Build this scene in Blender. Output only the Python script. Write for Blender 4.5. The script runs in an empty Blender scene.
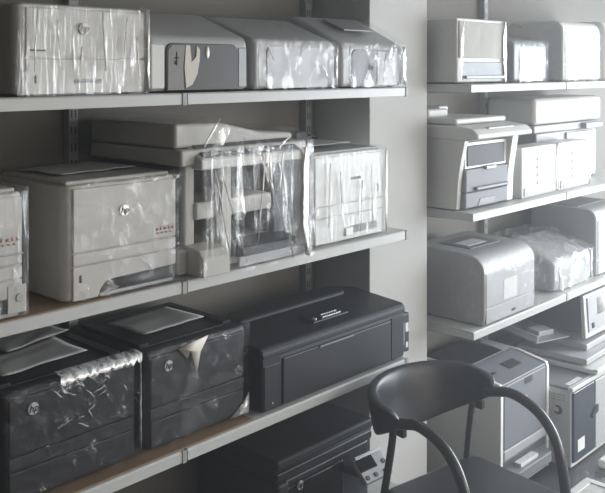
import bpy, bmesh, math, random
from mathutils import Vector, Matrix, noise
random.seed(7)
SC = bpy.context.scene
COL = SC.collection
PI = math.pi

# ------------------------------------------------------------------ materials
MATS = {}
def nodes_of(name):
    m = bpy.data.materials.new(name); m.use_nodes = True
    nt = m.node_tree; nt.nodes.clear()
    return m, nt, nt.nodes.new('ShaderNodeOutputMaterial')
def N(nt, t, **kw):
    n = nt.nodes.new(t)
    for k, v in kw.items():
        if k in n.inputs: n.inputs[k].default_value = v
        else: setattr(n, k, v)
    return n
def plastic(name, col, rough=.45, var=.06, scale=9, bump=.02, metal=0., spec=.5):
    m, nt, out = nodes_of(name)
    b = N(nt, 'ShaderNodeBsdfPrincipled', Roughness=rough, Metallic=metal)
    b.inputs['Specular IOR Level'].default_value = spec
    tc = N(nt, 'ShaderNodeTexCoord')
    no = N(nt, 'ShaderNodeTexNoise', Scale=scale, Detail=4.0)
    nt.links.new(tc.outputs['Object'], no.inputs['Vector'])
    mp = N(nt, 'ShaderNodeMapRange'); mp.inputs[3].default_value = 1-var; mp.inputs[4].default_value = 1+var
    nt.links.new(no.outputs['Fac'], mp.inputs[0])
    mx = N(nt, 'ShaderNodeVectorMath', operation='SCALE'); mx.inputs[0].default_value = col
    nt.links.new(mp.outputs[0], mx.inputs['Scale'])
    nt.links.new(mx.outputs[0], b.inputs['Base Color'])
    n2 = N(nt, 'ShaderNodeTexNoise', Scale=260.0, Detail=2.0)
    nt.links.new(tc.outputs['Object'], n2.inputs['Vector'])
    bp = N(nt, 'ShaderNodeBump', Strength=bump*5, Distance=.0006)
    nt.links.new(n2.outputs['Fac'], bp.inputs['Height'])
    nt.links.new(bp.outputs[0], b.inputs['Normal'])
    nt.links.new(b.outputs[0], out.inputs[0])
    MATS[name] = m; return m
def film(name, vscale, gloss=.30, milk=.10, bumpd=.012, bstr=.9, rough=.16, rot=(0,0,0), lo=.50, hi=.66, milkcol=(.8,.8,.8)):
    """clear wrapping film: transparent, with glossy creases that run along one direction"""
    m, nt, out = nodes_of(name)
    tc = N(nt, 'ShaderNodeTexCoord')
    mp = N(nt, 'ShaderNodeMapping'); mp.inputs['Scale'].default_value = vscale; mp.inputs['Rotation'].default_value = rot
    nt.links.new(tc.outputs['Object'], mp.inputs['Vector'])
    n1 = N(nt, 'ShaderNodeTexNoise', Scale=1.0, Detail=5.0, Roughness=.62, Distortion=.6)
    nt.links.new(mp.outputs[0], n1.inputs['Vector'])
    bp = N(nt, 'ShaderNodeBump', Strength=bstr, Distance=bumpd)
    nt.links.new(n1.outputs['Fac'], bp.inputs['Height'])
    ramp = N(nt, 'ShaderNodeMapRange'); ramp.clamp = True
    ramp.inputs[1].default_value = lo; ramp.inputs[2].default_value = hi
    ramp.inputs[3].default_value = gloss*.25; ramp.inputs[4].default_value = gloss*2
    nt.links.new(n1.outputs['Fac'], ramp.inputs[0])
    ramp2 = N(nt, 'ShaderNodeMapRange'); ramp2.clamp = True
    ramp2.inputs[1].default_value = lo+.05; ramp2.inputs[2].default_value = hi+.06
    ramp2.inputs[3].default_value = milk*.3; ramp2.inputs[4].default_value = milk*3.5
    nt.links.new(n1.outputs['Fac'], ramp2.inputs[0])
    tr = N(nt, 'ShaderNodeBsdfTransparent', Color=(.97,.97,.97,1))
    gl = N(nt, 'ShaderNodeBsdfGlossy', Roughness=rough, Color=(1,1,1,1))
    df = N(nt, 'ShaderNodeBsdfDiffuse', Color=(*milkcol,1))
    nt.links.new(bp.outputs[0], gl.inputs['Normal']); nt.links.new(bp.outputs[0], df.inputs['Normal'])
    m1 = N(nt, 'ShaderNodeMixShader'); m2 = N(nt, 'ShaderNodeMixShader')
    nt.links.new(ramp2.outputs[0], m1.inputs[0]); nt.links.new(tr.outputs[0], m1.inputs[1]); nt.links.new(df.outputs[0], m1.inputs[2])
    nt.links.new(ramp.outputs[0], m2.inputs[0]); nt.links.new(m1.outputs[0], m2.inputs[1]); nt.links.new(gl.outputs[0], m2.inputs[2])
    nt.links.new(m2.outputs[0], out.inputs[0])
    MATS[name] = m; return m

plastic('cream', (.56,.54,.50), .42)
plastic('cream_matte', (.50,.48,.44), .75, spec=.15)
plastic('grey_matte', (.36,.37,.39), .7, spec=.15)
plastic('white', (.66,.65,.62), .42)
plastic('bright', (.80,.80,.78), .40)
plastic('lightgrey', (.42,.42,.42), .42)
plastic('midgrey', (.22,.225,.23), .45)
plastic('bluegrey', (.205,.215,.235), .42)
plastic('darkgrey', (.065,.067,.072), .42)
plastic('black', (.018,.018,.021), .38)
plastic('blackmat', (.02,.021,.025), .55, spec=.35)
plastic('gloss_black', (.012,.012,.014), .14)
plastic('smoke_glass', (.04,.05,.065), .10)
plastic('seam', (.03,.03,.03), .8)
plastic('silver', (.62,.62,.62), .3, metal=.6)
plastic('chrome', (.75,.75,.75), .2, metal=1.)
plastic('red_ink', (.50,.30,.27), .6)
plastic('beige', (.60,.55,.47), .5)
plastic('brown_label', (.20,.185,.17), .5)
plastic('cardboard', (.25,.17,.11), .9, var=.15, bump=.08, spec=.1)
plastic('paper', (.50,.50,.50), .8, spec=.2)
plastic('paper_white', (.72,.72,.70), .8, spec=.2)
plastic('shelf_paint', (.56,.56,.54), .38, var=.03)
plastic('upright_paint', (.36,.36,.355), .5)
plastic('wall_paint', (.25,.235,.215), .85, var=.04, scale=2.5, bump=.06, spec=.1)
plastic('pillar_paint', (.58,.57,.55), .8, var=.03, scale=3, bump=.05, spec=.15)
plastic('ceiling_paint', (.55,.55,.54), .9)
plastic('floor_vinyl', (.10,.10,.10), .4, var=.12, scale=3)
plastic('leather', (.034,.034,.041), .33, var=.1, bump=.12)
plastic('tube_black', (.03,.03,.033), .26, spec=.7)
film('film_vertical', (110,110,7), gloss=.15, milk=.10, bumpd=.006, lo=.53, hi=.66)
film('film_soft', (26,26,18), gloss=.06, milk=.04, bumpd=.008)
film('film_thin', (30,30,12), gloss=.012, milk=.03, bumpd=.008)
film('film_diagonal', (45,45,5), gloss=.11, milk=.10, rot=(0,.25,0), bumpd=.008, lo=.5, hi=.7)
film('film_crumpled', (24,24,14), gloss=.13, milk=.06, bumpd=.018, lo=.52, hi=.70)
film('film_dark', (34,34,22), gloss=.07, milk=.012, bumpd=.014, lo=.56, hi=.74)
film('film_heavy', (20,20,10), gloss=.14, milk=.22, bumpd=.014, lo=.45, hi=.68)
film('film_fold', (70,30,30), gloss=.22, milk=.26, bumpd=.004, bstr=.4, lo=.3, hi=.6, milkcol=(.9,.9,.9))  # milky white puts the highlights of the folds into their colour
film('film_fold_highlight', (60,60,14), gloss=.34, milk=.27, bumpd=.004, bstr=.4, lo=.2, hi=.5, milkcol=(.95,.95,.95), rough=.3)  # whiter copy for the folds with the strongest painted highlights
def slotted():
    m = plastic('slotted_paint', (.36,.36,.355), .5); nt = m.node_tree
    tc = N(nt, 'ShaderNodeTexCoord'); sp = N(nt, 'ShaderNodeSeparateXYZ'); nt.links.new(tc.outputs['Object'], sp.inputs[0])
    def mth(op, a, b):
        n = N(nt, 'ShaderNodeMath', operation=op)
        for i, v in enumerate((a, b)):
            if v is None: continue
            if isinstance(v, (int, float)): n.inputs[i].default_value = v
            else: nt.links.new(v, n.inputs[i])
        return n.outputs[0]
    zz = mth('LESS_THAN', mth('FRACT', mth('MULTIPLY', sp.outputs[2], 20.), None), .48)
    xx = mth('LESS_THAN', mth('ABSOLUTE', mth('SUBTRACT', mth('ABSOLUTE', sp.outputs[0], None), .0065), None), .0025)
    hole = mth('MULTIPLY', zz, xx)
    b = next(n for n in nt.nodes if n.type == 'BSDF_PRINCIPLED'); src = b.inputs['Base Color'].links[0].from_socket
    mx = N(nt, 'ShaderNodeMix', data_type='RGBA'); nt.links.new(hole, mx.inputs[0]); nt.links.new(src, mx.inputs[6]); mx.inputs[7].default_value = (.02,.02,.02,1)
    nt.links.new(mx.outputs[2], b.inputs['Base Color'])
slotted()
M = MATS

# ------------------------------------------------------------------ mesh helpers
def box(bm, x0, x1, y0, y1, z0, z1):
    v = [bm.verts.new((x, y, z)) for z in (z0, z1) for y in (y0, y1) for x in (x0, x1)]
    for f in ((0,2,3,1),(4,5,7,6),(0,1,5,4),(2,6,7,3),(0,4,6,2),(1,3,7,5)):
        bm.faces.new([v[i] for i in f])
    return bm
def prism_x(bm, pts, x0, x1):          # outline in (y, z) run along x
    a = [bm.verts.new((x0, p[0], p[1])) for p in pts]; b = [bm.verts.new((x1, p[0], p[1])) for p in pts]
    bm.faces.new(a); bm.faces.new(b[::-1])
    for i in range(len(pts)):
        j = (i+1) % len(pts); bm.faces.new((a[j], a[i], b[i], b[j]))
    return bm
def prism_y(bm, pts, y0, y1):          # outline in (x, z) run along y
    a = [bm.verts.new((p[0], y0, p[1])) for p in pts]; b = [bm.verts.new((p[0], y1, p[1])) for p in pts]
    bm.faces.new(a[::-1]); bm.faces.new(b)
    for i in range(len(pts)):
        j = (i+1) % len(pts); bm.faces.new((a[i], a[j], b[j], b[i]))
    return bm
def prism_z(bm, pts, z0, z1):
    a = [bm.verts.new((p[0], p[1], z0)) for p in pts]; b = [bm.verts.new((p[0], p[1], z1)) for p in pts]
    bm.faces.new(a[::-1]); bm.faces.new(b)
    for i in range(len(pts)):
        j = (i+1) % len(pts); bm.faces.new((a[i], a[j], b[j], b[i]))
    return bm
def arc(cx, cy, r, a0, a1, n=8, ry=None):
    ry = ry or r
    return [(cx + r*math.cos(math.radians(a0+(a1-a0)*i/n)), cy + ry*math.sin(math.radians(a0+(a1-a0)*i/n))) for i in range(n+1)]
def rrect(x0, x1, y0, y1, r, n=6, r2=None):      # r: near (low y) corners, r2: far corners
    r2 = r if r2 is None else r2
    return arc(x0+r, y0+r, r, 180, 270, n) + arc(x1-r, y0+r, r, 270, 360, n) + arc(x1-r2, y1-r2, r2, 0, 90, n) + arc(x0+r2, y1-r2, r2, 90, 180, n)
def BM(): return bmesh.new()
def part(name, bm, mat, parent=None, bevel=.003, seg=3, loc=None, rot=None, smooth=True):
    bmesh.ops.remove_doubles(bm, verts=bm.verts, dist=1e-6)
    bmesh.ops.recalc_face_normals(bm, faces=bm.faces)
    me = bpy.data.meshes.new(name); bm.to_mesh(me); bm.free()
    me.materials.append(M[mat] if isinstance(mat, str) else mat)
    o = bpy.data.objects.new(name, me); COL.objects.link(o)
    if parent: o.parent = parent
    if loc: o.location = loc
    if rot: o.rotation_euler = rot
    if smooth:
        for p in me.polygons: p.use_smooth = True
    if bevel:
        b = o.modifiers.new('bevel', 'BEVEL'); b.width = bevel; b.segments = seg; b.limit_method = 'ANGLE'
        b.angle_limit = math.radians(32); b.harden_normals = True
    return o
def b1(name, x0, x1, y0, y1, z0, z1, mat, parent=None, bevel=.003, **k):
    return part(name, box(BM(), x0, x1, y0, y1, z0, z1), mat, parent, bevel, **k)
def thing(name, label, cat, loc, rz=0., group=None):
    o = bpy.data.objects.new(name, None); COL.objects.link(o)
    o.empty_display_size = .05
    o.location = loc; o.rotation_euler = (0, 0, math.radians(rz)); o['label'] = label; o['category'] = cat
    if group: o['group'] = group
    return o
def tag(o, label, cat, group=None):
    o['label'] = label; o['category'] = cat
    if group: o['group'] = group
    return o
def struct(o): o['kind'] = 'structure'; return o
def tube_bm(bm, pts, r, n=12, sub=6, closed_ends=True, radii=None):
    P = [Vector(p) for p in pts]; path = []
    Q = [P[0]*2-P[1]] + P + [P[-1]*2-P[-2]]
    for i in range(1, len(Q)-2):
        for k in range(sub):
            t = k/sub; a, b, c, d = Q[i-1], Q[i], Q[i+1], Q[i+2]
            path.append(.5*((2*b)+(c-a)*t+(2*a-5*b+4*c-d)*t*t+(3*b-a-3*c+d)*t*t*t))
    path.append(P[-1])
    up = Vector((0,0,1)); rings = []; prev = None
    for i, p in enumerate(path):
        t = (path[min(i+1, len(path)-1)] - path[max(i-1, 0)]).normalized()
        if prev is None:
            s = t.cross(up)
            if s.length < .1: s = t.cross(Vector((1,0,0)))
        else: s = prev - t*prev.dot(t)
        s.normalize(); prev = s; w = t.cross(s)
        rings.append([bm.verts.new(p + s*r*math.cos(2*PI*k/n) + w*r*math.sin(2*PI*k/n)) for k in range(n)])
    for a, b in zip(rings, rings[1:]):
        for k in range(n): bm.faces.new((a[k], a[(k+1)%n], b[(k+1)%n], b[k]))
    bm.faces.new(rings[0][::-1]); bm.faces.new(rings[-1])
    return bm
def text_bm(s, size, depth=.0006, shear=0.):
    """lettering as a mesh lying in x-z, facing -y, centred on the origin"""
    c = bpy.data.curves.new('lettering', 'FONT'); c.body = s; c.size = size; c.extrude = depth; c.shear = shear
    c.align_x = 'CENTER'; c.align_y = 'CENTER'; c.resolution_u = 3
    o = bpy.data.objects.new('lettering', c); me = bpy.data.meshes.new_from_object(o)
    bm = BM(); bm.from_mesh(me); bmesh.ops.transform(bm, matrix=Matrix.Rotation(PI/2, 4, 'X'), verts=bm.verts)
    bpy.data.objects.remove(o); bpy.data.curves.remove(c); bpy.data.meshes.remove(me)
    return bm
def logo(parent, x, z, r=.013, y=-.004, disc='silver', ink='seam'):
    d = part('logo_badge', prism_y(BM(), arc(0,0,r,0,345,23), 0, .004), disc, parent, .0006, loc=(x, y, z))
    part('lettering', text_bm('hp', r*1.75, shear=.25), ink, d, 0, loc=(0, -.0008, .001), smooth=False)
    return d
def wrap(parent, w, d, h, mat, pad=.005, amp=.006, seed=0, top=None, nx=26, nz=22, ny=18, name='plastic_wrap', round_=.02):
    """thin film draped round a box-like machine: five-sided open shell, creased"""
    bm = BM()
    x0, x1, y0, y1, z0, z1 = -pad, w+pad, -pad-.002, d+pad, 0.002, h+pad
    def disp(p, n):
        q = Vector((p[0]*17+seed*3.1, p[1]*17, p[2]*13))
        k = noise.noise(q)*amp + noise.noise(q*3.3)*amp*.45
        k = abs(k)*1.1
        return Vector(p) + Vector(n)*k
    def topz(x, y):
        return top(x, y) + pad if top else z1
    def grid(fn, nu, nv, nrm):
        V = [[bm.verts.new(disp(fn(i/nu, j/nv), nrm)) for j in range(nv+1)] for i in range(nu+1)]
        for i in range(nu):
            for j in range(nv): bm.faces.new((V[i][j], V[i+1][j], V[i+1][j+1], V[i][j+1]))
        return V
    L = lambda a, b, t: a+(b-a)*t
    grid(lambda u, v: (L(x0,x1,u), y0, L(z0, topz(L(x0,x1,u), y0), v)), nx, nz, (0,-1,0))
    grid(lambda u, v: (x0, L(y0,y1,u), L(z0, topz(x0, L(y0,y1,u)), v)), ny, nz, (-1,0,0))
    grid(lambda u, v: (x1, L(y0,y1,u), L(z0, topz(x1, L(y0,y1,u)), v)), ny, nz, (1,0,0))
    grid(lambda u, v: (L(x0,x1,u), y1, L(z0, topz(L(x0,x1,u), y1), v)), nx, nz, (0,1,0))
    grid(lambda u, v: (L(x0,x1,u), L(y0,y1,v), topz(L(x0,x1,u), L(y0,y1,v))), nx, ny, (0,0,1))
    bmesh.ops.remove_doubles(bm, verts=bm.verts, dist=.0085)
    return part(name, bm, mat, parent, 0)
def sheet(name, w, d, mat, loc, rz, label, cat='paper', wave=.004, seed=1, th=.0015, corner=None, group=None):
    bm = BM(); nx, ny = 14, 10
    def zf(u, v):
        z = wave*(.6+noise.noise(Vector((u*3+seed, v*3, seed))))
        if corner: z += corner*max(0, u+v-1.2)**2
        return max(z, 0)
    g = [[[bm.verts.new((w*i/nx, d*j/ny, zf(i/nx, j/ny)+k*th)) for j in range(ny+1)] for i in range(nx+1)] for k in (0, 1)]
    for k in (0, 1):
        for i in range(nx):
            for j in range(ny): bm.faces.new((g[k][i][j], g[k][i+1][j], g[k][i+1][j+1], g[k][i][j+1]))
    for i in range(nx):
        for j in (0, ny): bm.faces.new((g[0][i][j], g[0][i+1][j], g[1][i+1][j], g[1][i][j]))
    for j in range(ny):
        for i in (0, nx): bm.faces.new((g[0][i][j], g[0][i][j+1], g[1][i][j+1], g[1][i][j]))
    o = part(name, bm, mat, None, 0, loc=loc, rot=(0, 0, math.radians(rz)))
    return tag(o, label, cat, group)
def top_tray(parent, x0, x1, y0, y1, z, mat, mat2='midgrey', rim=.02, hgt=.012):
    """raised rim round a sloping hollow where sheets come out"""
    bm = BM()
    box(bm, x0, x0+rim, y0, y1, z, z+hgt); box(bm, x1-rim, x1, y0, y1, z, z+hgt); box(bm, x0+rim, x1-rim, y1-rim, y1, z, z+hgt)
    box(bm, x0+rim, x1-rim, y0, y0+rim*.5, z, z+hgt*.4)
    part('top_cover', bm, mat, parent, .002)
    part('output_tray', prism_x(BM(), [(y0+rim*.5, z+.001), (y1-rim, z+.001), (y1-rim, z+hgt*.8), (y1-rim*1.8, z+hgt*.8)], x0+rim, x1-rim), mat2, parent, .001)

def fold(t, x, z0, z1, wd=.010, y=-.012, lean=0., seed=0, mat='film_fold', dy=.0):
    """strip of whitened film that paints in a highlight along a crease"""
    bm = BM(); n = 22; A = []
    for i in range(n+1):
        u = i/n; q = .35*noise.noise(Vector((u*2.5, seed, .3))); q2 = noise.noise(Vector((u*7, seed, 4.3)))
        cx_ = x + lean*(u-.5) + q*wd*.5; hw = wd*.5*(.75+.5*abs(q2))*min(1, .15+3*min(u, 1-u))
        A.append([bm.verts.new((cx_-hw, y, z0+(z1-z0)*u)), bm.verts.new((cx_, y-.004-.003*q2, z0+(z1-z0)*u)), bm.verts.new((cx_+hw, y+dy, z0+(z1-z0)*u))])
    for i in range(n):
        for k in (0, 1): bm.faces.new((A[i][k], A[i+1][k], A[i+1][k+1], A[i][k+1]))
    return part('film_fold', bm, mat, t, 0)
SH1, SH2, SH3, SH4 = 1.732, 1.218, .757, .29
TOPR, SECR, THIR = 1.735, 1.222, .750

# ------------------------------------------------------------------ the room
struct(b1('floor', -2.5, 6.3, -3.2, 2.31, -.05, 0, 'floor_vinyl', bevel=0))
struct(b1('ceiling', -2.5, 6.3, -3.2, 2.31, 2.75, 2.8, 'ceiling_paint', bevel=0))
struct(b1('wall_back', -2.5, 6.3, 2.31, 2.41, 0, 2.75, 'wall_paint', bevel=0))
struct(b1('wall_left', -2.6, -2.5, -3.2, 2.31, 0, 2.75, 'wall_paint', bevel=0))
struct(b1('wall_front', -2.5, 6.3, -3.3, -3.2, 0, 2.75, 'ceiling_paint', bevel=0))
bm = BM()       # right wall with the shop window
WY0, WY1, WZ0, WZ1 = -2.2, 1.5, .35, 2.55
box(bm, 6.3, 6.4, -3.2, WY0, 0, 2.75); box(bm, 6.3, 6.4, WY1, 2.31, 0, 2.75)
box(bm, 6.3, 6.4, WY0, WY1, 0, WZ0); box(bm, 6.3, 6.4, WY0, WY1, WZ1, 2.75)
struct(part('wall_right', bm, 'ceiling_paint', bevel=0))
bm = BM()
box(bm, 6.31, 6.37, WY0, WY1, WZ0, WZ0+.05); box(bm, 6.31, 6.37, WY0, WY1, WZ1-.05, WZ1)
for y in (WY0, -.4, WY1-.05): box(bm, 6.31, 6.37, y, y+.05, WZ0+.05, WZ1-.05)
struct(part('window_1', bm, 'lightgrey', bevel=.003))
# pillar between the two bays
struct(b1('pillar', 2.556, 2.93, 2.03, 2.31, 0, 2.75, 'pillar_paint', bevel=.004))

# ------------------------------------------------------------------ shelving
def upright(x, label):
    t = thing('shelf_upright', label, 'shelf upright', (x, 2.29, 0), 0, 'slotted shelf uprights')
    b1('rail', -.016, .016, -.012, .0195, .05, 2.45, 'slotted_paint', t, .0015)
upright(1.445, 'grey slotted upright rail fixed to the wall behind the bulky wrapped copier')
upright(2.49, 'grey slotted upright rail fixed to the wall beside the left face of the pillar')
upright(3.80, 'grey slotted upright rail fixed to the wall of the bay right of the pillar')
def shelf(x0, x1, z, label, group, brackets=(True, True)):
    t = thing('shelf_board', label, 'shelf', (x0, 1.85, z), 0, group)
    L = x1-x0; th = .032
    bm = BM(); prism_x(bm, [(0, -th), (.010, -th), (.012, -.004), (.43, -.004), (.43, 0), (.004, 0), (0, -.004)], .002, L-.002)
    part('board', bm, 'shelf_paint', t, .001)
    for xe in (.002, L-.006): b1('end_plate', xe, xe+.004, .01, .43, -th, -.005, 'shelf_paint', t, .0008)
    for s, x in zip(brackets, (.012, L-.02)):
        if s:
            part('bracket', prism_x(BM(), [(.06, -.02), (.43, -.02), (.43, -.046), (.40, -.046), (.10, -.034), (.06, -.034)], x, x+.008), 'upright_paint', t, .001)
    b1('end_clip', L-.014, L+.0015, -.0025, .010, -th-.002, -.0002, 'upright_paint', t, .001)
    return t
GA, GB = 'painted steel shelf boards in the bay left of the pillar', 'painted steel shelf boards in the bay right of the pillar'
shelf(.51, 1.526, SH1, 'top steel shelf board carrying the streaked white wrapped printer, left part', GA)
shelf(1.530, 2.55, SH1, 'top steel shelf board left of the pillar, carrying three low rounded printers', GA)
shelf(.51, 1.526, SH2, 'middle steel shelf board under the cream printer with round silver badge', GA)
shelf(1.530, 2.55, SH2, 'middle steel shelf board under the wrapped copier and beside the pillar', GA)
shelf(.51, 1.526, SH3, 'lower steel shelf board under the crinkle-wrapped black printer', GA)
shelf(1.530, 2.55, SH3, 'lower steel shelf board under the wide black inkjet printer', GA)
shelf(1.530, 2.55, SH4, 'lowest steel shelf board under the black copier with tilted control panel', GA)
shelf(2.972, 3.808, TOPR, 'top steel shelf board right of the pillar under the boxy white printer', GB)
shelf(3.812, 4.83, TOPR, 'top steel shelf board right of the pillar, far bright section', GB)
shelf(2.985, 3.808, SECR, 'second steel shelf board right of the pillar under the silver-fronted copier', GB)
shelf(3.812, 4.83, SECR, 'second steel shelf board right of the pillar, far bright section', GB)
shelf(2.990, 3.808, THIR, 'third steel shelf board right of the pillar under the rounded grey printer', GB)
shelf(3.812, 4.83, THIR, 'third steel shelf board right of the pillar, far bright section', GB)

def base_body(t, w, d, h, mat, r=.02, bev=.012, name='body', z0=.006, rback=.012):
    o = part(name, prism_z(BM(), rrect(0, w, 0, d, r, 6, rback), z0, h), mat, t, bev, 4)
    for x in (.03, w-.05):
        for y in (.03, d-.05): b1('foot', x, x+.02, y, y+.02, 0, z0+.004, 'seam', t, 0)
    return o

# ================================================================== top shelf, left bay
g = 'printers on the top shelf left of the pillar'
z = SH1
t = thing('printer', 'white printer wrapped in film with white vertical streaks, largest on the top shelf', 'printer', (1.03, 1.868, z), 0, g)
W, H, DD = .372, .222, .40
base_body(t, W, DD, H, 'cream', .028, .008)
b1('front_door', .025, W-.006, -.004, .01, .093, H-.010, 'cream', t, .003)
b1('paper_tray', .025, W-.006, -.004, .01, .006, .090, 'cream', t, .003)
b1('handle_slot', .035, .075, -.0055, 0, .108, .112, 'seam', t, 0)
b1('tray_handle', .155, .235, -.0056, 0, .030, .040, 'midgrey', t, .002)
b1('button', .047, .051, -.0056, 0, .032, .050, 'seam', t, 0)
logo(t, .180, .165, .015, -.0095, 'bright', 'lightgrey')
wrap(t, W, DD, H, 'film_vertical', amp=.003, seed=1)
fold(t, W+.001, .004, H, .009, seed=1, dy=.01, mat='film_fold_highlight')
for i, (xx, a, b) in enumerate(((.045,.06,.21),(.105,.10,.20),(.165,.03,.12),(.235,.06,.21),(.30,.10,.20),(.34,.02,.15))): fold(t, xx, a, b, .005, seed=i+2, lean=.01*(-1)**i)

def hood_printer(loc, W, DD, hf, hb, label, side, door, name_extra=None, slope=.62, round_top=.03):
    """low personal laser: rounded shell, high back, door sunk in the front"""
    t = thing('printer', label, 'printer', loc, 0, g)
    prof = [(0, .005)] + [(0, hf-.03)] + arc(.03, hf-.03, .03, 180, 110, 5) + [(DD*slope, hb-.004)] + arc(DD*slope+.02, hb-.022, .02, 100, 60, 3) + [(DD, hb-.05), (DD, .005)]
    part('body', prism_x(BM(), prof, 0, W), side, t, .016, 5)
    for x in (.03, W-.05):
        for y in (.03, DD-.06): b1('foot', x, x+.02, y, y+.02, 0, .012, 'seam', t, 0)
    x0, x1, z1, r = .055, W-.045, hf-.026, .022
    pts = [(x0, .006), (x1, .006)] + arc(x1-r, z1-r, r, 0, 90, 6) + arc(x0+r, z1-r, r, 90, 180, 6)
    part('front_door', prism_y(BM(), pts, -.004, .012), door, t, .002)
    return t
t = hood_printer((1.412, 1.866, z), .362, .33, .162, .234, 'low light-grey printer with a sunken black front door and pale crescent mark', 'lightgrey', 'black')
b1('side_strip', .006, .050, -.003, .01, .012, .132, 'white', t, .004)
b1('side_strip', .362-.042, .362-.008, -.003, .01, .012, .128, 'lightgrey', t, .004)
part('label', prism_y(BM(), [(.059, .008), (.115, .008), (.112, .07), (.120, .131), (.075, .131), (.061, .118)], -.0055, -.003), 'brown_label', t, .0008)
part('crescent_sticker', prism_y(BM(), [(.122, .012), (.145, .022), (.163, .052), (.171, .09), (.172, .120), (.160, .131), (.158, .10), (.142, .085), (.136, .131), (.121, .131), (.116, .07)], -.0062, -.003), 'beige', t, .0008)
bm = BM(); box(bm, .088, .091, -.0065, -.005, .075, .112); box(bm, .082, .098, -.0065, -.005, .094, .097); box(bm, .083, .087, -.0065, -.005, .078, .088)
part('glyph', bm, 'seam', t, 0)
b1('panel_marks', .235, .29, .016, .020, .150, .156, 'midgrey', t, .001)
part('painted_glare', prism_y(BM(), arc(.20, .112, .007, 0, 345, 14, .018), -.0056, -.003), 'bright', t, 0)  # bright oval set on the door as a painted glare spot

t = hood_printer((1.795, 1.866, z), .375, .33, .160, .232, 'low grey-white printer tightly wrapped in crumpled film on the top shelf', 'lightgrey', 'lightgrey')
tf = lambda x, y: .156 + max(0, min(1, y/.2))*.074
wrap(t, .375, .33, .156, 'film_crumpled', amp=.006, seed=2, top=tf)
fold(t, .368, .004, .145, .010, seed=11, dy=.01); fold(t, .012, .01, .145, .006, seed=12); fold(t, .06, .09, .15, .008, seed=13, lean=-.03); fold(t, .31, .03, .08, .012, seed=14, lean=-.03); fold(t, .20, .10, .15, .008, seed=15, lean=.02)
t = hood_printer((2.196, 1.866, z), .35, .33, .156, .250, 'low wrapped printer with dark front at the pillar end of the top shelf', 'lightgrey', 'darkgrey')
bm = BM(); prism_x(bm, [(.07, .197), (.17, .236), (.17, .241), (.07, .202)], .10, .26)
part('top_hatch', bm, 'midgrey', t, .001)
b1('side_panel', .19, .30, -.0055, -.003, .008, .125, 'lightgrey', t, .002)
part('lettering', text_bm('hp', .03, shear=.25), 'seam', t, 0, loc=(.155, -.006, .07), smooth=False)
tf = lambda x, y: .156 + max(0, min(1, y/.2))*.094
wrap(t, .35, .33, .156, 'film_crumpled', amp=.005, seed=3, top=tf)
fold(t, .341, .008, .145, .020, seed=21, dy=.01, mat='film_fold_highlight'); fold(t, .255, .09, .15, .020, seed=22, lean=.02); fold(t, .03, .02, .14, .006, seed=23); fold(t, .22, .02, .12, .006, seed=24, lean=.02)

# ================================================================== middle shelf, left bay
g = 'printers on the middle shelf left of the pillar'
z = SH2
o = b1('cardboard_sheet', .82, 1.285, 1.853, 2.22, z, z+.004, 'cardboard', None, .001)
tag(o, 'brown cardboard sheet under the two cream printers on the middle shelf', 'cardboard')
def cream_laser(loc, label):
    t = thing('printer', label, 'printer', loc, 0, g)
    W, H, DD = .352, .288, .36
    base_body(t, W, DD, H, 'cream', .030, .008, z0=.003)
    b1('front_door', .022, W-.010, -.005, .01, .122, H-.008, 'cream', t, .004)
    b1('front_strip', .022, W-.010, -.005, .01, .090, .1195, 'cream', t, .003)
    pts = [(.022, .004), (.095, .004), (.102, .022), (.118, .038), (.14, .042), (W-.010, .046), (W-.010, .0875), (.022, .0875)]
    part('paper_tray', prism_y(BM(), pts, -.005, .01), 'cream', t, .003)
    b1('tray_recess', .098, W-.012, -.001, .004, .003, .045, 'darkgrey', t, 0)
    b1('switch', .040, .046, -.0065, 0, .048, .066, 'seam', t, .0008)
    part('base_edge', box(BM(), .10, W-.02, -.004, .02, .003, .012), 'lightgrey', t, .002)
    b1('top_cover', .015, W-.015, .02, DD-.03, H-.002, H+.010, 'cream', t, .005)
    b1('output_slot', .05, W-.05, .12, DD-.08, H+.008, H+.0105, 'lightgrey', t, .001)
    return t, W, DD, H
t, W, DD, H = cream_laser((1.157, 1.866, z+.004), 'cream printer with round silver badge and red marks, fully in view on the middle shelf')
logo(t, .172, .212, .014, -.0085, 'chrome')
def red_marks(t, x, zz):
    bm = BM()
    for i, wd in enumerate((.010, .006, .012, .008, .009)): box(bm, x+i*.013, x+i*.013+wd, -.0065, -.004, zz, zz+.007+.002*(i % 2))
    for i in range(4): box(bm, x+.002+i*.014, x+.010+i*.014, -.0065, -.004, zz-.009, zz-.005)
    part('red_marks', bm, 'red_ink', t, 0)
red_marks(t, .275, .145)
wrap(t, W, DD, H+.006, 'film_soft', amp=.003, seed=4)
t, W, DD, H = cream_laser((.700, 1.864, z+.004), 'cream printer cut by the photo edge, with round button low on its front')
part('power_button', prism_y(BM(), arc(.335, .045, .010, 0, 345, 20), -.009, -.004), 'lightgrey', t, .001)
b1('button_plate', .305, .352, -.0065, -.003, .01, .075, 'cream', t, .002)
b1('vent_line', .20, .345, -.0065, -.003, .145, .149, 'midgrey', t, 0)
red_marks(t, .275, .178)
wrap(t, W, DD, H+.006, 'film_vertical', amp=.003, seed=5)
sheet('paper_sheet', .25, .20, 'paper', (1.21, 1.97, z+.306), 4, 'pale sheet of paper lying on the cream printer with the silver badge')

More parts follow.
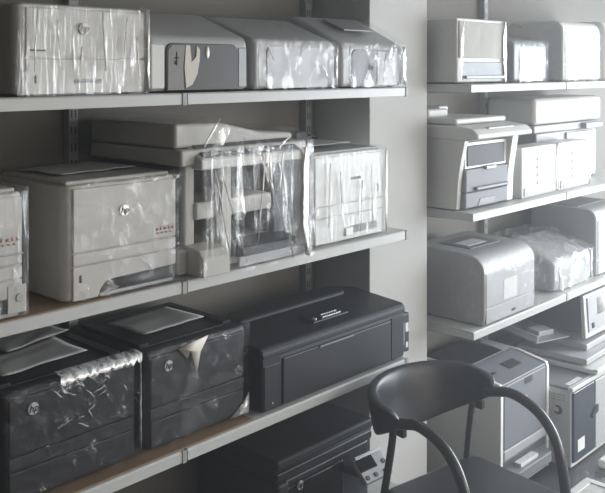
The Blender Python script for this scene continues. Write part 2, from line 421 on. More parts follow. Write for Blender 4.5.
# big copier
t = thing('copier', 'bulky copier with thick scanner lid, wrapped in film with long diagonal streaks', 'copier', (1.50, 1.86, z), 0, g)
W = .50
b1('base', .03, W-.01, .03, .40, .005, .075, 'cream', t, .008)
b1('left_column', .066, .102, .045, .40, .07, .306, 'cream', t, .006)
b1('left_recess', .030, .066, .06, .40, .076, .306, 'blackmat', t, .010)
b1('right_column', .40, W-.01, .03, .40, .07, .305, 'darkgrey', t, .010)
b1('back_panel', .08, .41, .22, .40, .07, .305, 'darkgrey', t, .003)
b1('output_shelf', .100, .402, .035, .23, .150, .200, 'cream', t, .006)
b1('front_column', .175, .215, .012, .06, .012, .302, 'cream', t, .006)
part('front_foot', prism_x(BM(), [(-.035, .003), (.05, .003), (.05, .085), (-.015, .075), (-.035, .055)], .065, .165), 'cream', t, .004)
part('paper_tray', prism_x(BM(), [(-.03, .030), (.05, .030), (.05, .078), (-.02, .062)], .225, .455), 'black', t, .004)
b1('tray_front', .20, .48, -.036, -.026, .012, .040, 'lightgrey', t, .003)
bm = BM(); prism_x(bm, [(-.02, .313), (.415, .313), (.415, .356), (-.02, .358)], 0, W); sb = part('scanner_bed', bm, 'cream', t, .008, 4)
part('scanner_lid', prism_y(BM(), [(.002, .360), (W-.03, .360), (W-.03, .382), (.33, .392), (.17, .425), (.002, .428)], .01, .415), 'cream', t, .012, 4)
bm = BM(); prism_x(bm, [(-.045, .302), (.0, .302), (.03, .362), (.02, .366), (-.045, .330)], .05, W-.04)
cp = part('control_panel', bm, 'cream', t, .006)
part('key_plate', prism_x(BM(), [(-.040, .3335), (.016, .3645), (.014, .3685), (-.042, .3375)], .065, W-.055), 'darkgrey', cp, .001)
for i in range(6): part('button', prism_x(BM(), [(-.034, .3405), (-.014, .3515), (-.016, .3545), (-.036, .3435)], .10+i*.045, .125+i*.045), 'lightgrey', cp, .001)
def ctop(x, y): return .345 + (.088 - .048*max(0, min(1, (x-.08)/.16)))*max(0, min(1, (y+.02)/.08))
wr = wrap(t, W-.06, .40, .3, 'film_diagonal', amp=.007, seed=6, top=ctop, pad=.010)
wr.location = (.052, -.035, 0)
fold(t, W-.034, .005, .34, .040, y=-.055, seed=31, lean=-.010, dy=.02, mat='film_fold_highlight')
fold(t, .13, .345, .43, .05, y=-.035, seed=33, lean=.05, mat='film_heavy'); fold(t, .10, .36, .44, .014, y=-.03, seed=34, lean=.06); fold(t, .36, .335, .375, .02, y=-.05, seed=35, lean=.06)
for i, (xx, a, b, l, ww) in enumerate(((.16,.03,.30,.10,.007),(.115,.08,.30,.05,.006),(.27,.08,.33,-.03,.006),(.33,.03,.34,.13,.007),(.31,.18,.34,.02,.010),(.35,.20,.34,-.02,.012),(.375,.01,.30,.05,.006),(.285,.22,.34,.03,.010))):
    fold(t, xx, a, b, ww, y=-.056, seed=40+i, lean=-l)

t = thing('printer', 'tall cream printer wrapped in film, nearest the pillar on the middle shelf', 'printer', (2.066, 1.885, z), 0, g)
W, H, DD = .388, .298, .34
base_body(t, W, DD, H, 'white', .03, .008)
b1('front_door', .02, W-.008, -.005, .01, .130, H-.008, 'white', t, .004)
b1('front_strip', .02, W-.008, -.005, .01, .092, .1275, 'white', t, .003)
b1('paper_tray', .02, W-.008, -.005, .01, .006, .0895, 'white', t, .003)
b1('handle_slot', .20, .25, -.0065, 0, .205, .213, 'seam', t, .001)
b1('tray_recess', .19, .34, -.0065, -.003, .025, .050, 'midgrey', t, .002)
b1('knob', .165, .205, -.012, -.003, .018, .046, 'bright', t, .006)
b1('sticker', .330, .362, -.0068, -.004, .145, .185, 'bright', t, .0005)
part('sticker_mark', prism_y(BM(), [(.337,.152),(.345,.150),(.353,.165),(.345,.180),(.337,.178),(.345,.165)], -.0075, -.0065), 'midgrey', t, 0)
b1('top_cover', .012, W-.012, .02, DD-.03, H-.002, H+.008, 'lightgrey', t, .004)
wrap(t, W, DD, H+.004, 'film_vertical', amp=.003, seed=7)
fold(t, W-.001, .004, H, .012, seed=51, dy=.01, mat='film_fold_highlight')
for i, (xx, a, b) in enumerate(((.08,.06,.27),(.14,.10,.24),(.245,.02,.20),(.305,.02,.25))): fold(t, xx, a, b, .004, seed=i+52, lean=.01*(-1)**i)
sheet('paper_sheet', .24, .18, 'paper', (2.12, 1.96, z+.318), 0, 'pale sheet of paper on the wrapped printer beside the pillar')
t = thing('power_adapter', 'dark power adapter with coiled cord on the wrapped printer beside the pillar', 'adapter', (2.28, 2.14, z+.316), 20)
b1('body', 0, .10, 0, .055, 0, .034, 'darkgrey', t, .008)
part('cord', tube_bm(BM(), [(.10,.03,.015),(.13,.03,.02),(.145,.0,.008),(.11,-.03,.006),(.05,-.035,.02),(-.01,-.02,.008),(-.03,.02,.006),(0,.055,.03),(.07,.06,.02)], .004, 8), 'black', t, 0)

# ================================================================== lower shelf, left bay
g = 'black printers on the lower shelf left of the pillar'
z = SH3
o = b1('cardboard_sheet', .95, 1.79, 1.86, 2.25, z, z+.004, 'cardboard', None, .001)
tag(o, 'brown cardboard sheet under the two wrapped black printers', 'cardboard')
z += .004
def black_laser(loc, W, label, DD=.37, H=.268):
    t = thing('printer', label, 'printer', loc, 0, g)
    base_body(t, W, DD, H, 'black', .022, .012)
    b1('front_door', .016, W-.016, -.005, .01, .118, H-.012, 'black', t, .005)
    b1('paper_tray', .016, W-.016, -.005, .01, .010, .082, 'black', t, .004)
    b1('front_strip', .016, W-.016, -.004, .01, .084, .116, 'black', t, .003)
    top_tray(t, .02, W-.02, .05, DD-.03, H-.001, 'black', 'darkgrey', .03, .012)
    return t
t = black_laser((1.012, 1.90, z), .388, 'black printer wrapped in crinkled shiny film with a pale film fold along its top edge')
logo(t, .078, .222, .0145, -.009, 'silver')
b1('tray_handle', .14, .25, -.007, -.003, .062, .068, 'seam', t, .001)
wrap(t, .388, .37, .272, 'film_dark', amp=.004, seed=8)
fold(t, .390, .01, .27, .008, seed=61, dy=.01)
bm = BM()   # folded film along the front top edge, whitened for its reflected light
n = 26; A = []
for i in range(n+1):
    x = .15+.245*i/n; dz = .018+.010*noise.noise(Vector((i*.9, 0, 3)))+.006*(i % 2)
    A.append([bm.verts.new((x, -.012+.002*noise.noise(Vector((i*1.7,1,1))), .279-dz)), bm.verts.new((x, -.012, .281)), bm.verts.new((x, .022, .285+.003*noise.noise(Vector((i,4,4)))))])
for i in range(n):
    for k in (0, 1): bm.faces.new((A[i][k], A[i+1][k], A[i+1][k+1], A[i][k+1]))
part('film_fold', bm, 'film_fold', t, 0)
bm = BM()
random.seed(11)
for i in range(30):     # crease ridges off the film, whitened to stand in for highlights
    x = random.uniform(.13, .38); zz = .262-.11*random.random()**1.5; L = random.uniform(.010, .034); a = random.uniform(-1.1, -.4) if i % 3 else random.uniform(.1, .5)
    y_ = -.0125
    part('film_crease', tube_bm(BM(), [(x, y_, zz), (x+L*.35*math.cos(a), y_-.0015, zz+L*.35*math.sin(a)+.001), (x+L*.7*math.cos(a), y_-.0015, zz+L*.7*math.sin(a)-.001), (x+L*math.cos(a), y_, zz+L*math.sin(a))], random.uniform(.0005, .0010), 5, 3), 'film_fold', t, 0)
t = black_laser((1.424, 1.90, z), .376, 'black printer with pale paper on top, wrapped in smooth film, beside the wide inkjet')
logo(t, .075, .222, .0145, -.009, 'silver')
wrap(t, .376, .37, .272, 'film_dark', amp=.005, seed=9)
part('film_fold', prism_y(BM(), [(.105, .262), (.215, .276), (.185, .235), (.172, .175), (.150, .246), (.138, .228)], -.0125, -.0115), 'beige', t, 0)  # opaque beige patch just in front of the film
part('film_flap', prism_y(BM(), [(.150, .245), (.172, .18), (.205, .125), (.215, .02), (.108, .012), (.125, .13), (.14, .2)], -.0145, -.0135), 'film_dark', t, 0)
part('corner_fold', prism_y(BM(), [(.375, .01), (.375, .07), (.352, .045), (.30, .012)], -.0125, -.0115), 'film_fold', t, 0)
sheet('paper_sheet', .23, .17, 'paper', (1.49, 1.99, z+.287), 3, 'flat grey paper sheet on the smooth-wrapped black printer')
sheet('paper_sheet', .25, .15, 'paper', (1.05, 1.965, z+.290), 4, 'nearer crumpled grey paper on the crinkle-wrapped black printer', wave=.004, seed=5, corner=.012)
sheet('paper_sheet', .22, .12, 'paper', (1.13, 2.09, z+.301), 14, 'farther crumpled grey paper on the crinkle-wrapped black printer', wave=.005, seed=8)

# wide inkjet
z = SH3
t = thing('inkjet_printer', 'wide matt black inkjet printer with ink tank on its side, beside the pillar', 'printer', (1.828, 1.862, z), 0, g)
W, H, DD = .716, .196, .34
prof = [(0, .006), (0, H-.03), (.006, H-.004), (.03, H+.002), (.24, H+.022), (.30, H+.014), (DD, H-.02), (DD, .006)]
part('body', prism_x(BM(), [(p[0], min(p[1], H-.012)) for p in prof], 0, W), 'blackmat', t, .008, 4)
part('lid', prism_x(BM(), [(-.004, H-.032), (-.004, H-.012), (.008, H+.002), (.23, H+.020), (.31, H+.010), (.32, H-.011), (.03, H-.011)], -.003, W+.003), 'blackmat', t, .007, 4)
part('rear_feeder', prism_z(BM(), [(.10, .20), (.62, .20), (.66, .24), (.63, .30), (.13, .30), (.08, .25)], H-.01, H+.030), 'blackmat', t, .014, 4)
b1('front_door', .085, W-.085, -.006, .01, .012, H-.042, 'black', t, .004)
b1('door_grip', .25, .42, -.012, -.004, H-.048, H-.042, 'midgrey', t, .0015)
b1('left_front_panel', .006, .080, -.003, .01, .010, H-.050, 'black', t, .004)
b1('right_front_panel', W-.080, W-.006, -.003, .01, .010, H-.036, 'blackmat', t, .004)
b1('corner_notch', .0, .078, -.0035, .01, H-.052, H-.034, 'seam', t, .002)
b1('power_button', .036, .046, -.005, -.002, .025, .031, 'midgrey', t, .001)
cp = part('control_panel', prism_x(BM(), [(.055, H+.004), (.12, H+.010), (.12, H+.019), (.055, H+.012)], .29, .47), 'black', t, .004)
part('button_strip', prism_x(BM(), [(.064, H+.0125), (.072, H+.013), (.072, H+.017), (.064, H+.016)], .345, .44), 'silver', cp, .001)
part('button_strip', prism_x(BM(), [(.084, H+.0145), (.090, H+.015), (.090, H+.018), (.084, H+.0175)], .36, .44), 'silver', cp, .001)
part('power_key', prism_z(BM(), arc(.312, .072, .009, 0, 345, 16), H+.010, H+.018), 'silver', cp, .001)
it = b1('ink_tank', W+.0035, W+.048, .012, .15, .012, .152, 'black', t, .005)
bm = BM(); box(bm, W+.010, W+.018, .0105, .013, .04, .12)
part('window', bm, 'midgrey', it, .001)
b1('sticker', W+.022, W+.040, .0100, .013, .085, .118, 'paper_white', it, .0005)
b1('sticker', W+.024, W+.038, .0100, .013, .028, .048, 'paper_white', it, .0005)

# black copier on the lowest shelf
z = SH4
t = thing('copier', 'black copier with tilted grey control panel, below the wide inkjet printer', 'copier', (1.93, 1.90, z), 0, None)
W, DD = .478, .38
b1('body', .006, W-.006, .012, DD, .006, .205, 'black', t, .010)
b1('front_door', .05, W-.15, .002, .02, .03, .185, 'gloss_black', t, .008)
b1('scanner_bed', 0, W, 0, DD+.005, .210, .243, 'black', t, .008)
b1('scanner_lid', -.003, W+.003, -.004, DD, .248, .284, 'blackmat', t, .012, seg=4)
b1('lid_seam', .004, W-.004, .003, DD-.01, .240, .250, 'seam', t, 0)
b1('left_front_bulge', .0, .055, -.004, .04, .006, .208, 'blackmat', t, .012)
logo(t, .105, .175, .0145, -.003, 'silver')
bm = BM(); box(bm, -.068, .068, -.046, .046, -.010, .010)
cp = part('control_panel', bm, 'lightgrey', t, .005, loc=(.385, -.07, .162), rot=(math.radians(42), 0, math.radians(-4)))
b1('screen', -.065, .015, -.008, .034, .0085, .0125, 'gloss_black', cp, .001)
for x, y in ((-.05,-.03), (-.01,-.03), (.035,-.032), (.05,.0)): part('knob', prism_z(BM(), arc(x, y, .008, 0, 345, 14), .009, .0135), 'darkgrey', cp, .001)
b1('display_frame', -.064, .062, .034, .045, .0085, .018, 'silver', cp, .002)
b1('panel_arm', .33, .44, -.055, .02, .135, .160, 'blackmat', t, .006)

# ================================================================== top shelf, right bay
g = 'printers on the top shelf right of the pillar'
z = TOPR
t = thing('printer', 'boxy cream printer half wrapped in film, next to the pillar on the top shelf', 'printer', (2.985, 1.925, z), 0, g)
W, H, DD = .375, .268, .33
base_body(t, W, DD, H, 'white', .008, .006)
b1('front_door', .012, W-.012, -.005, .01, .105, H-.012, 'cream_matte', t, .004)
b1('paper_tray', .03, W-.03, -.005, .01, .030, .090, 'bluegrey', t, .003)
b1('tray_shelf', .05, W-.01, -.016, .01, .020, .034, 'lightgrey', t, .003)
b1('side_label', -.0015, .002, .19, .28, .015, .075, 'lightgrey', t, .0005)
b1('side_mark', -.0015, .002, .24, .26, .16, .18, 'midgrey', t, .0005)
wr = wrap(t, W, .14, H, 'film_thin', amp=.005, seed=12, pad=.006)
fold(t, W-.010, .004, H-.005, .036, seed=71, dy=.012, mat='film_fold_highlight'); fold(t, .02, .01, H-.01, .022, seed=72, lean=.02)
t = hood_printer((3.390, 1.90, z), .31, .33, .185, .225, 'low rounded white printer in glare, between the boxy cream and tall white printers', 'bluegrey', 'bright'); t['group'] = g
wrap(t, .31, .33, .185, 'film_soft', amp=.003, seed=13, top=lambda x, y: .185+max(0, min(1, y/.2))*.04)
sheet('plastic_sheet', .40, .14, 'film_heavy', (3.40, 2.08, z+.245), 0, 'loose clear plastic sheet draped over the back of the low white printer', 'plastic sheet', wave=.03, seed=3)
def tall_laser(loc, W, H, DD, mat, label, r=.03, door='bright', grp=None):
    t = thing('printer', label, 'printer', loc, 0, grp or g)
    prof = [(0, .005), (0, H-.05)] + arc(.05, H-.05, .05, 180, 90, 6) + [(DD-.02, H), (DD, H-.02), (DD, .005)]
    part('body', prism_x(BM(), prof, 0, W), mat, t, .012, 4)
    for x in (.03, W-.05):
        for y in (.03, DD-.06): b1('foot', x, x+.02, y, y+.02, 0, .012, 'seam', t, 0)
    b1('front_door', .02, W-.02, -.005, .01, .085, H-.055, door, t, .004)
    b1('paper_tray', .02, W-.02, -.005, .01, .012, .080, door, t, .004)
    b1('tray_handle', W*.35, W*.65, -.0075, -.003, .050, .058, 'midgrey', t, .001)
    b1('output_slot', .05, W-.05, .12, DD-.06, H-.003, H+.003, 'midgrey', t, .001)
    return t
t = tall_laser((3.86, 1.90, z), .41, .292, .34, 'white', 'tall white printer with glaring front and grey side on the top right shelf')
wrap(t, .41, .10, .24, 'film_soft', amp=.003, seed=14)
t = tall_laser((4.33, 1.90, z), .38, .305, .34, 'white', 'white printer at the photo edge, last on the top right shelf')

# ================================================================== second shelf, right bay
g = 'machines on the second shelf right of the pillar'
z = SECR
t = thing('copier', 'cream copier with silver front, dark window and document feeder beside the pillar', 'copier', (2.99, 1.91, z), 0, g)
W, DD = .415, .36
part('left_side', prism_x(BM(), [(.02, .005), (.012, .12), (.0, .20), (-.02, .29), (DD, .29), (DD, .005)], 0, .03), 'white', t, .004)
part('right_side', prism_x(BM(), [(.0, .005), (-.004, .12), (-.015, .20), (-.03, .29), (DD, .29), (DD, .005)], W-.05, W), 'bright', t, .004)
b1('body', .028, W-.048, .03, DD, .005, .29, 'white', t, .003)
b1('paper_tray', .032, W-.052, -.004, .04, .008, .070, 'grey_matte', t, .006)
pts = [(.12, .010), (.27, .010), (.25, .040), (.14, .040)]
part('tray_notch', prism_y(BM(), pts, -.0065, -.002), 'midgrey', t, .001)
b1('front_door', .032, W-.052, -.006, .04, .073, .165, 'grey_matte', t, .006)
b1('door_handle', .09, W-.065, -.022, -.004, .078, .092, 'midgrey', t, .005)
b1('latch', .17, .25, -.018, 0, .158, .172, 'lightgrey', t, .003)
b1('window_frame', .032, W-.052, .0, .04, .168, .275, 'bright', t, .003)
b1('dark_window', .045, W-.075, -.004, .004, .178, .262, 'blackmat', t, .002)
part('scanner_bed', prism_x(BM(), [(-.085, .295), (-.085, .312), (-.06, .335), (.03, .345), (DD, .345), (DD, .291), (-.03, .286)], -.008, W+.02), 'white', t, .008, 4)
b1('scanner_lid', .0, W-.02, .02, DD-.01, .347, .372, 'white', t, .010, seg=4)
b1('document_feeder', .02, .17, .17, .33, .370, .405, 'bright', t, .010, seg=4)
b1('feeder_tray', .13, .20, .19, .32, .395, .415, 'bright', t, .006)
b1('button_panel', .10, .30, -.070, -.045, .330, .338, 'lightgrey', t, .002)
for (x, w, lab, sd) in ((3.465, .325, 'slim white wrapped unit with dark spots, beside the silver-fronted copier', 15), (3.815, .32, 'slim white wrapped unit in front of the large pale copier', 16)):
    t = thing('boxed_unit', lab, 'box', (x, 1.90, z), 0, g)
    b1('box', 0, w, 0, .10, 0, .225, 'white', t, .006)
    for i in range(4): b1('spot', w*.42, w*.42+.014, -.0015, .001, .05+i*.036, .066+i*.036, 'darkgrey', t, .0003)
    b1('base_strip', .02, w-.03, -.004, .002, .010, .045, 'lightgrey', t, .002)
    wrap(t, w, .10, .225, 'film_thin', amp=.005, seed=sd)
    fold(t, w-.012, .004, .22, .016, seed=sd, dy=.008); fold(t, .03, .01, .21, .012, seed=sd+5, lean=.01)
t = thing('copier', 'large pale copier standing behind the two slim wrapped units', 'copier', (3.79, 2.012, z), 0, g)
b1('body', .06, .72, .02, .26, .005, .26, 'lightgrey', t, .008)
b1('scanner_bed', 0, .74, 0, .262, .262, .30, 'lightgrey', t, .010)
b1('scanner_lid', 0, .74, -.005, .26, .303, .432, 'white', t, .025, seg=5)
b1('front_door', .36, .70, .008, .025, .03, .25, 'lightgrey', t, .004)
b1('control_panel', .50, .70, -.03, .01, .265, .295, 'bluegrey', t, .005)

# ================================================================== third shelf, right bay
g = 'printers on the third shelf right of the pillar'
z = THIR
t = thing('printer', 'smooth grey printer with rounded top front, first after the pillar on the third shelf', 'printer', (3.075, 1.853, z), 0, g)
W, H, DD = .420, .285, .38
prof = [(0.006, .004), (.0, .04), (0, H-.075)] + arc(.075, H-.075, .075, 180, 90, 9) + [(DD-.03, H+.008), (DD, H-.02), (DD, .004)]
part('body', prism_x(BM(), prof, 0, W), 'lightgrey', t, .006, 4)
b1('front_door', .012, W-.012, -.003, .01, .075, H-.07, 'lightgrey', t, .003)
b1('paper_tray', .012, W-.012, -.003, .01, .010, .072, 'lightgrey', t, .003)
b1('tray_slot', .215, .245, -.0045, 0, .026, .036, 'seam', t, .001)
b1('sticker', .15, .26, -.0042, -.002, .085, .17, 'paper_white', t, .0003)
part('top_hatch', prism_x(BM(), [(.12, H+.001), (.28, H+.005), (.28, H+.009), (.12, H+.005)], .09, .33), 'midgrey', t, .002)
part('hatch_label', prism_x(BM(), [(.15, H+.0055), (.22, H+.0075), (.22, H+.0095), (.15, H+.0078)], .12, .27), 'paper_white', t, .0004)
wrap(t, W, .13, H-.06, 'film_soft', amp=.003, seed=17, top=lambda x, y: H-.075+.075*math.sin(math.acos(max(0, min(1, 1-(y+.007)/.075))))*1.0)
t = hood_printer((3.755, 1.895, z), .40, .33, .15, .225, 'white printer bundled in bulging film next to the smooth grey printer', 'lightgrey', 'lightgrey'); t['group'] = g
wrap(t, .40, .33, .15, 'film_heavy', amp=.012, seed=18, top=lambda x, y: .16+max(0, min(1, y/.2))*.07)
fold(t, .015, .005, .16, .012, seed=81); fold(t, .38, .005, .15, .02, seed=82)
t = tall_laser((4.20, 1.89, z), .42, .335, .36, 'lightgrey', 'tall pale printer at the photo edge on the third right shelf')
t['group'] = g

# ================================================================== stacked on the floor, right bay
t = thing('printer', 'grey floor printer with white edge frames, behind the chair', 'printer', (3.205, 1.86, 0), 0)
W, H, DD = .425, .478, .40
prof = [(0, .03), (0, H-.004), (.14, H+.022), (.16, H+.03), (DD, H+.03), (DD, .005), (.03, .005)]
part('body', prism_x(BM(), prof, .02, W-.02), 'bluegrey', t, .004)
for nm, x in (('left_frame', 0), ('right_frame', W-.022)):
    part(nm, prism_x(BM(), [(-.006, .01), (-.008, H-.02), (.0, H+.002), (.14, H+.028), (DD+.002, H+.034), (DD+.002, .0), (.02, .0)], x, x+.022), 'bright', t, .004)
b1('front_door', .03, W-.03, -.007, .006, .20, H-.012, 'bluegrey', t, .005)
b1('door_latch', .20, .27, -.0085, -.004, H-.045, H-.015, 'darkgrey', t, .003)
b1('output_recess', .03, W-.03, -.003, .01, .115, .150, 'darkgrey', t, .003)
b1('tray_panel', .03, W-.03, -.008, .01, .155, .196, 'lightgrey', t, .005)
part('paper_tray', prism_z(BM(), rrect(.05, W-.05, -.055, .02, .03, 6, .004), .065, .110), 'midgrey', t, .006)
b1('paper_in_tray', .12, .27, -.035, .01, .108, .124, 'paper_white', t, .002)
b1('base_strip', .03, W-.03, -.006, .01, .012, .06, 'lightgrey', t, .004)
logo(t, .21, .375, .011, -.0105, 'bright')
part('top_slot', prism_x(BM(), [(.06, H+.0085), (.11, H+.0175), (.11, H+.0195), (.06, H+.0105)], .20, .30), 'seam', t, .001)
part('button', prism_x(BM(), [(.07, H+.0105), (.085, H+.013), (.085, H+.0155), (.07, H+.013)], .075, .10), 'seam', t, .001)
part('rear_cover', box(BM(), .026, W-.10, .17, DD-.01, H+.028, H+.036), 'black', t, .003)
part('output_tray', prism_x(BM(), [(.165, H+.029), (.30, H+.029), (.30, H+.045), (.22, H+.04)], W-.095, W-.03), 'lightgrey', t, .002)

t = thing('printer', 'white printer with dark glass front panel and black ring mark on its side', 'printer', (3.665, 1.76, 0), 0)
W, H, DD = .44, .365, .42
b1('body', .004, W, .008, DD, .005, H-.012, 'white', t, .008)
b1('top_cover', .0, W-.005, .02, DD, H-.013, H+.002, 'midgrey', t, .005)
b1('top_edge', -.002, W, -.004, .022, H-.016, H+.004, 'white', t, .005)
b1('glass_panel', .012, .225, -.004, .012, .03, H-.02, 'smoke_glass', t, .006)
b1('front_door', .230, W-.004, -.006, .012, .03, H-.02, 'lightgrey', t, .006)
b1('panel_sticker', .045, .115, -.006, -.003, .07, .125, 'paper_white', t, .0005)
part('arrow_tab', prism_y(BM(), [(.185, .185), (.25, .200), (.25, .235), (.235, .232), (.185, .20)], -.012, -.0055), 'black', t, .002)
b1('status_lights', .03, .16, .028, .05, H, H+.004, 'paper_white', t, .001)
bm = BM()   # ring mark and rows of tiny dashes on the left side face
ro = arc(.07, .255, .021, 60, 340, 18); ri = arc(.076, .255, .012, 340, 60, 18)
prism_x(bm, ro+ri, .0022, .0045)
part('ring_mark', bm, 'seam', t, 0)
bm = BM()
for i in range(3):
    for k in range(4): box(bm, .0025, .0045, .035+k*.022, .050+k*.022, .30+i*.012, .303+i*.012)
part('print_lines', bm, 'midgrey', t, 0)

g2 = 'pale flat panels stacked on the glass-fronted printer'
t = thing('flat_board', 'lower pale flat panel, directly on the white printer with dark glass front', 'board', (3.885, 1.745, .372), 0, g2)
b1('board', 0, .62, 0, .42, 0, .022, 'white', t, .004)
b1('edge_strip', -.006, .62, -.008, .012, .010, .030, 'bright', t, .004)
t = thing('flat_board', 'upper pale flat panel with raised plate, beneath the tilted printer', 'board', (3.90, 1.80, .402), 2, g2)
b1('board', 0, .60, 0, .36, 0, .028, 'lightgrey', t, .005)
b1('raised_plate', .12, .50, .05, .34, .028, .058, 'lightgrey', t, .006)
t = thing('printer', 'tilted pale printer with dark side jammed under the third right shelf', 'printer', (4.02, 1.875, .495), 0)
part('body', prism_x(BM(), [(.02, .01), (.34, .0), (.34, .16), (.10, .175), (.008, .19)], .01, .42), 'darkgrey', t, .004)
part('front_frame', prism_x(BM(), [(-.02, -.005), (.0, -.005), (.012, .20), (-.006, .20)], -.01, .43), 'white', t, .004)
part('front_door', prism_x(BM(), [(-.024, .02), (-.014, .02), (-.004, .185), (-.014, .185)], .02, .41), 'lightgrey', t, .002)
part('sticker', prism_x(BM(), [(-.0205, .09), (-.014, .09), (-.0095, .17), (-.016, .17)], .12, .32), 'paper_white', t, 0)
part('switch', prism_x(BM(), [(-.0245, .035), (-.016, .035), (-.0145, .06), (-.0225, .06)], .05, .08), 'seam', t, 0)
t = thing('equipment_case', 'dark grey equipment case in the shade behind the floor printers', 'case', (3.64, 2.19, 0), 0)
b1('case_body', 0, .55, 0, .078, 0, .40, 'midgrey', t, .006)
b1('case_lid', -.004, .554, -.005, .082, .40, .425, 'bluegrey', t, .006)
t = thing('paper_tray', 'loose grey paper tray propped under the third right shelf', 'tray', (3.70, 1.95, .518), 0)
t.rotation_euler = (math.radians(6), math.radians(4), math.radians(-8))
b1('tray_floor', 0, .26, 0, .28, 0, .006, 'midgrey', t, .002)
b1('tray_rim', 0, .26, .27, .28, .006, .045, 'lightgrey', t, .002)
b1('tray_side', 0, .01, 0, .27, .006, .035, 'lightgrey', t, .002)
b1('paper_guide', .08, .20, .05, .12, .006, .03, 'lightgrey', t, .003)

# bottom right: wrapped machine and small unit
t = thing('printer', 'film-wrapped pale printer on the floor, lowest at the photo edge', 'printer', (2.80, 1.12, 0), 0)
b1('body', 0, .37, 0, .355, .005, .235, 'bright', t, .010)
top_tray(t, .02, .35, .03, .335, .235, 'bright', 'white', .03, .014)
b1('front_door', .02, .35, -.006, .01, .08, .22, 'white', t, .004)
wrap(t, .37, .355, .252, 'film_soft', amp=.012, seed=20)
t = thing('printer', 'small dark-sided unit with white top behind the film-wrapped floor printer', 'printer', (3.33, 1.306, 0), 0)
b1('body', 0, .24, 0, .20, .005, .20, 'midgrey', t, .010)
b1('top_cover', .02, .244, .02, .20, .202, .235, 'bright', t, .012)
b1('front_panel', .02, .22, -.005, .01, .05, .18, 'midgrey', t, .004)

# ================================================================== the chair
# local frame: x across the seat, -y towards the sitter's knees
cam_B = math.radians(47.13)
cx, cz = .545, 2.75
X = cx*math.cos(cam_B)+cz*math.sin(cam_B); Y = -cx*math.sin(cam_B)+cz*math.cos(cam_B)
chair = thing('armchair', 'black leather armchair with curved padded back and tubular arms', 'chair', (X, Y, 0), -47.13+38)
sy = -.01
# back pad: crescent around the sitter
bm = BM(); nu = 36; rings = []
for i in range(nu+1):
    u = -1+2*i/nu; a = u*math.radians(110)
    ex = -.018+.235*math.sin(a); ey = .145+.15*math.cos(a)
    n = Vector((math.sin(a), math.cos(a), 0)).normalized()
    k = abs(u)
    zt = .780-.045*k**2.2; zb = .578+.112*k**1.5
    th = .020*(1-.25*k**4)
    if k > .93: s = math.sqrt(max(0, 1-((k-.93)/.07)**2))*.85+.15; zm = (zt+zb)/2; zt = zm+(zt-zm)*s; zb = zm-(zm-zb)*s; th *= s
    zm, hh = (zt+zb)/2, (zt-zb)/2; ring = []
    for j in range(20):
        b = 2*PI*j/20; cb, sb_ = math.cos(b), math.sin(b)
        e = .45
        px = math.copysign(abs(cb)**e, cb)*th; pz = math.copysign(abs(sb_)**e, sb_)*hh
        tilt = pz*.18
        ring.append(bm.verts.new((ex+n.x*(px+tilt), ey+n.y*(px+tilt), zm+pz)))
    rings.append(ring)
for a, b in zip(rings, rings[1:]):
    for j in range(20): bm.faces.new((a[j], a[(j+1)%20], b[(j+1)%20], b[j]))
bm.faces.new(rings[0][::-1]); bm.faces.new(rings[-1])
bp = part('backrest', bm, 'leather', chair, 0)
s = bp.modifiers.new('sub', 'SUBSURF'); s.levels = 1; s.render_levels = 1
# seat cushion
bm = BM(); prism_z(bm, rrect(-.215, .238, -.24, .212, .05, 8), .390, .452)
st = part('seat', bm, 'leather', chair, .026, 6)
b1('seat_base', -.19, .19, -.21, .17, .368, .388, 'blackmat', chair, .006)
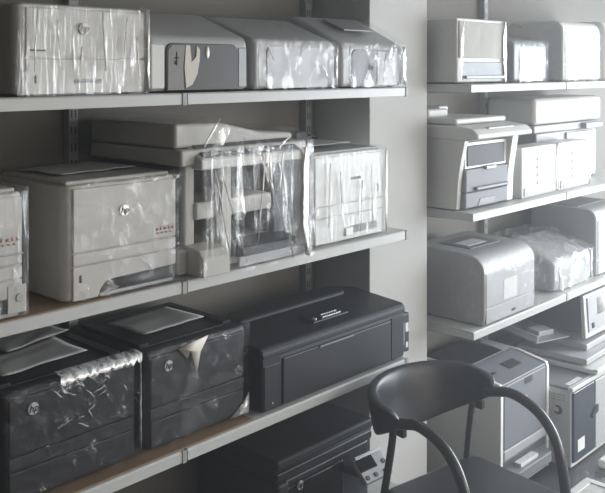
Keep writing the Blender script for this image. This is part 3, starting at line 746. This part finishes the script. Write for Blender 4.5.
# arms: front legs sweep up, back and round under the pad
for s in (-1, 1):
    pts = [(s*.217-.016, .128, .694), (s*.219-.008, .085, .704), (s*.219, .04, .712), (s*.220, -.02, .704), (s*.222, -.085, .676), (s*.223, -.135, .622), (s*.222, -.165, .540), (s*.222, -.185, .40), (s*.224, -.215, .012)]
    part('arm', tube_bm(BM(), pts, .0168, 14), 'tube_black', chair, 0)
    part('leg', tube_bm(BM(), [(s*.190+.016, .185, .665), (s*.190+.014, .200, .56), (s*.200+.005, .228, .35), (s*.215, .285, .012)], .0125, 12), 'tube_black', chair, 0)
    part('leg_bracket', box(BM(), s*.190+.030, s*.190+.050, .16, .19, .615, .645), 'blackmat', chair, .004)
part('crossbar', tube_bm(BM(), [(-.222, -.19, .372), (0, -.19, .372), (.222, -.19, .372)], .010, 10, 2), 'tube_black', chair, 0)
part('crossbar', tube_bm(BM(), [(-.205, .219, .365), (0, .219, .365), (.205, .219, .365)], .010, 10, 4), 'tube_black', chair, 0)

# ------------------------------------------------------------------ light
w = bpy.data.worlds.new('World'); SC.world = w; w.use_nodes = True
w.node_tree.nodes['Background'].inputs[0].default_value = (.75, .85, 1, 1)
w.node_tree.nodes['Background'].inputs[1].default_value = .6
vol = w.node_tree.nodes.new('ShaderNodeVolumeScatter')     # scattering volume added to imitate veiling glare from the window
vol.inputs['Density'].default_value = .050; vol.inputs['Anisotropy'].default_value = .68; vol.inputs['Color'].default_value = (.95,.97,1,1)
w.node_tree.links.new(vol.outputs[0], w.node_tree.nodes['World Output'].inputs['Volume'])
def area(name, loc, rot, sx, sy, power, col):
    l = bpy.data.lights.new(name, 'AREA'); l.shape = 'RECTANGLE'; l.size = sx; l.size_y = sy; l.energy = power; l.color = col
    o = bpy.data.objects.new(name, l); COL.objects.link(o); o.location = loc; o.rotation_euler = rot
    return o
# daylight through the shop window in the right wall
area('window_daylight', (6.28, (WY0+WY1)/2, (WZ0+WZ1)/2), (0, PI/2, 0), WZ1-WZ0-.1, WY1-WY0-.1, 355, (.86, .93, 1.0))
area('front_fill', (3.9, -3.18, 1.5), (PI/2, 0, 0), 3.6, 1.9, 72, (1.0, .90, .77))  # added fill from behind the camera; the front wall has no opening
# weak warm overhead fill added behind the camera, no fixture there
area('ceiling_fill', (.2, -1.0, 2.70), (0, 0, 0), 1.2, .3, 12, (1.0, .93, .82))

# ------------------------------------------------------------------ camera
cam = bpy.data.cameras.new('Camera'); co = bpy.data.objects.new('Camera', cam); COL.objects.link(co)
co.location = (0, 0, 1.80); co.rotation_euler = (PI/2, 0, -math.radians(47.13))
cam.sensor_width = 36; cam.lens = 870/605*36; cam.shift_y = -(246.5-68)/605
cam.clip_start = .05
SC.camera = co
SC.view_settings.view_transform = 'Standard'; SC.view_settings.look = 'None'
SC.view_settings.exposure = 0.0; SC.view_settings.gamma = 1
SC.cycles.max_bounces = 8; SC.cycles.transparent_max_bounces = 16
SC.cycles.use_denoising = True
